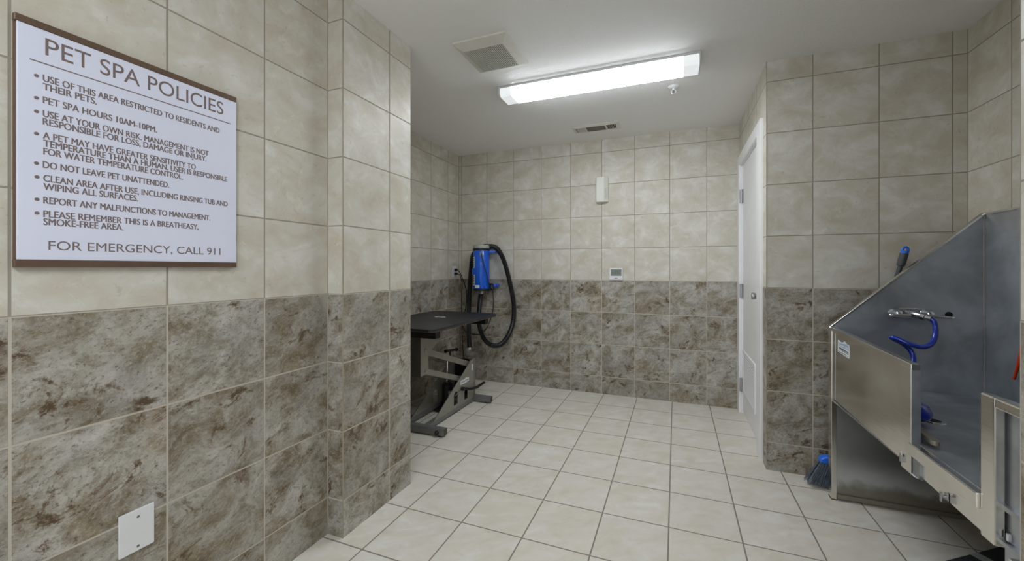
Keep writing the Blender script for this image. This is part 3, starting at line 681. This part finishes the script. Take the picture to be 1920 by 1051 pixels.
# maker's sticker
b = B(); xs = XF-.0006
b.prism([(-1.372, .782), (-1.374, .836), (-1.383, .842), (-1.41, .834), (-1.44, .838), (-1.452, .846), (-1.475, .842), (-1.485, .836), (-1.505, .838), (-1.512, .828), (-1.512, .784), (-1.508, .774)], 'x', xs, XF); stk = b.build('sticker', M['sticker'], t)
b = B(); b.prism([(-1.378, .812), (-1.380, .832), (-1.41, .829), (-1.445, .832), (-1.47, .836), (-1.504, .831), (-1.506, .808), (-1.47, .814), (-1.44, .810), (-1.41, .814)], 'x', xs-.0003, xs); b.build('print_band', M['stickerblue'], stk)
b = B(); b.prism([(-1.384, .795), (-1.384, .808), (-1.501, .803), (-1.501, .790)], 'x', xs-.0003, xs); b.build('print_strip', M['stickerink'], stk)
b = B(); add_text(b, "Groomer's Best", (xs-.0003, -1.384, .815), (0, -1, 0), (0, 0, 1), .116, .012, bold=.0002, depth=.0003)
add_text(b, "Phoenix, AZ 85024", (xs-.0003, -1.388, .7955), (0, -1, -.04), (0, 0, 1), .108, .0085, bold=.0002, depth=.0003); b.build('lettering', M['sticker'], stk)
b = B(); add_text(b, "www.groomersbest.com", (xs, -1.380, .7845), (0, -1, -.04), (0, 0, 1), .122, .0055, bold=.0001, depth=.0003); b.build('web_lettering', M['stickerink'], stk)

# faucet on the end splash
fa = bpy.data.objects.new('faucet', None); COL.objects.link(fa); fa.parent = t; fa.location = (0, 0, 0)
yf = YE
b = B(); b.prism([(1.066+.082*math.copysign(abs(math.cos(a))**.7, math.cos(a)), .978+.026*math.copysign(abs(math.sin(a))**.8, math.sin(a))) for a in [i*math.pi/18 for i in range(36)]], 'y', yf-.010, yf); b.build('backplate', M['chrome'], fa, bevel=.004, smooth=True)
for xc, sgn in ((1.012, -1), (1.130, 1)):
    b = B(); b.lathe((xc, yf-.008, .976), (0, -1, 0), [(.026, 0), (.025, .014), (.019, .026), (.015, .040), (.008, .045)], 24)
    if sgn < 0: b.tube([(xc+.040, yf-.048, .968), (xc, yf-.05, .968), (xc-.03, yf-.052, .968)], lambda q: .011-.004*q, 14); b.ball((xc-.034, yf-.052, .968), .010)
    else: b.tube([(xc-.01, yf-.036, .972), (xc+.03, yf-.044, .966), (xc+.075, yf-.05, .964)], lambda q: .009-.0035*q if q < .6 else .007, 14); b.ball((xc+.078, yf-.05, .964), .0085)
    b.build('handle', M['chrome'], fa, smooth=True)
b = B(); b.tube([(1.062, yf-.005, .980), (1.070, yf-.035, .976), (1.092, yf-.065, .968)], .016, 16); b.tube([(1.088, yf-.060, .9695), (1.098, yf-.074, .966)], .019, 8); b.tube([(1.098, yf-.074, .966), (1.112, yf-.090, .961)], .013, 16)
b.build('spout', M['chrome'], fa, smooth=True)
B().lathe((1.217, yf-.0005, .975), (0, -1, 0), [(.014, 0), (.014, .0012)], 20).build('dark_hole', M['dark'], ep)

hs = thing('coiled_hose', 'glossy blue coiled hose looping down from the chrome tub faucet', 'hose', (1.10, YE-.1, .80))
B().tube(smooth_path([(1.110, yf-.088, .962), (1.117, yf-.095, .950), (1.120, yf-.10, .925), (1.112, yf-.115, .885), (1.088, yf-.135, .850), (1.050, yf-.150, .838), (1.005, yf-.150, .848), (.968, yf-.130, .866), (.955, yf-.115, .868), (.966, yf-.105, .862), (.9945, yf-.105, .8455), (1.019, yf-.107, .824), (1.031, yf-.117, .795), (1.024, yf-.137, .760), (.995, yf-.17, .71), (.955, yf-.20, .69), (.94, yf-.26, .66), (.955, yf-.32, .63), (.97, yf-.36, .618)], 10), .0105, 14).build('hose', M['bluehose'], hs, smooth=True)
# things lying in the tub
t = thing('bath_tool', 'blue rounded bath tool with black underside lying on the tub floor', 'bath tool', (.872, -1.800, TF))
cx, cy = .872, -1.800
b = B(); b.lathe((cx, cy, TF+.046), (.35, -.45, .8), [(.040, -.010), (.045, -.003), (.045, .005), (.040, .018), (.029, .027), (.013, .032), (.002, .033)], 28); b.build('blue_cap', M['bluehose'], t, smooth=True)
b = B(); b.lathe((cx, cy, TF+.046), (-.35, .45, -.8), [(.042, .005), (.040, .013), (.029, .024), (.011, .029)], 28); b.build('black_underside', M['black'], t, smooth=True)
b = B(); b.cyl((cx-.035, cy-.050, TF+.001), (cx-.028, cy-.034, TF+.040), .015, 16); b.build('black_knob', M['black'], t, smooth=True)
t = thing('metal_paddle', 'flat grey metal paddle lying on the tub floor behind the front panel', 'paddle', (.83, -1.95, TF))
b = B(); b.bar((.8100, -1.885, TF+.028), (.8055, -2.052, TF+.018), .024, .014); b.cyl((.8055, -2.052, TF+.011), (.8055, -2.052, TF+.025), .012, 18); b.build('blade', M['paddle'], t, bevel=.001)
b = B(); b.box(.802, .824, -1.93, -1.885, TF+.0005, TF+.018); b.build('support_block', M['blackmetal'], t)
t = thing('tether_lead', 'short orange tether lead hanging on the steel back splash', 'tether', (XK-.02, -1.49, .74))
B().tube(smooth_path([(XK-.012, -1.4864, .731), (XK-.012, -1.4945, .7535), (XK-.012, -1.5029, .7755), (XK-.011, -1.5137, .822), (XK-.009, -1.522, .88)], 6), .0055, 10).build('strap', M['orange'], t, smooth=True)
B().lathe((XK, -1.523, .888), (-1, 0, 0), [(.014, 0), (.014, .004), (.006, .012), (.006, .016)], 16).build('eyelet', M['chrome'], t, smooth=True)

# ------------------------------------------------------------------ broom behind the tub end
t = thing('broom', 'angled broom with blue head and grey bristles standing behind the tub end', 'broom', (.79, -1.165, 0))
yb = -1.172
b = B()
rnd = random.Random(3)
for i in range(420):
    u = rnd.random(); w = rnd.uniform(-1, 1)
    top_ = Vector((.742+.14*u, yb+w*.016, .148+.004*rnd.random())); bot = Vector((.672+.215*u+rnd.uniform(-.006, .006), yb+w*.030+rnd.uniform(-.004, .004), .003+.018*abs(w)*rnd.random()+(.016*(1-u)**3)))
    mid = (top_+bot)/2+Vector((rnd.uniform(-.003, .003), 0, 0)); b.tube([top_, mid, bot], .0013, 4)
b.build('bristles', M['bristle'], t)
b = B(); b.prism([(.735, .140), (.890, .128), (.892, .150), (.870, .176), (.80, .182), (.752, .170), (.737, .158)], 'y', yb-.022, yb+.022); b.build('head', M['bluebroom'], t, bevel=.007, seg=3, smooth=True)
p0 = Vector((.835, yb, .17)); p1 = Vector((1.0975, -1.205, 1.305)); dd = (p1-p0).normalized()
B().cyl(p0-dd*.0, p0+dd*.05, .017, 18, .013).build('socket', M['bluebroom'], t, smooth=True)
B().cyl(p0+dd*.04, p1-dd*.10, .0105, 16).build('handle', M['broomgrip'], t, smooth=True)
b = B(); b.lathe(p1-dd*.10, dd, [(.0105, 0), (.0165, .002), (.0175, .03), (.0175, .062), (.0165, .066)], 20); b.build('grip', M['broomgrip'], t, smooth=True)
x_ = dd.cross(Vector((0, 1, 0))).normalized(); R = []
for k in range(21):
    a = math.pi*(-.12+1.24*k/20); R.append(p1-dd*.018+x_*(.0125*math.cos(a))+dd*(.020*math.sin(a)-.004))
b = B(); b.tube(R, .0052, 10); b.cyl(p1-dd*.036, p1-dd*.022, .0165, 18, .0165); b.build('hang_loop', M['bluebroom'], t, smooth=True)

# ------------------------------------------------------------------ mat under the tub
t = thing('rubber_mat', 'black rubber mat with a pale stripe on the floor under the tub', 'mat', (1.1, -1.9, 0))
e0, e1 = Vector((1.005, -1.672)), Vector((1.300, -1.468)); q = Vector((e1.y-e0.y, -(e1.x-e0.x))).normalized()
def matpoly(a, c, dn): A = e0.lerp(e1, a); C = e0.lerp(e1, c); return [tuple(A), tuple(C), tuple(C+q*dn), tuple(A+q*dn)]
B().prism(matpoly(-.02, 1., .40), 'z', 0, .008).build('mat', M['mat'], t)
B().prism(matpoly(.475, .60, .40), 'z', .008, .0088).build('stripe', M['matstripe'], t)
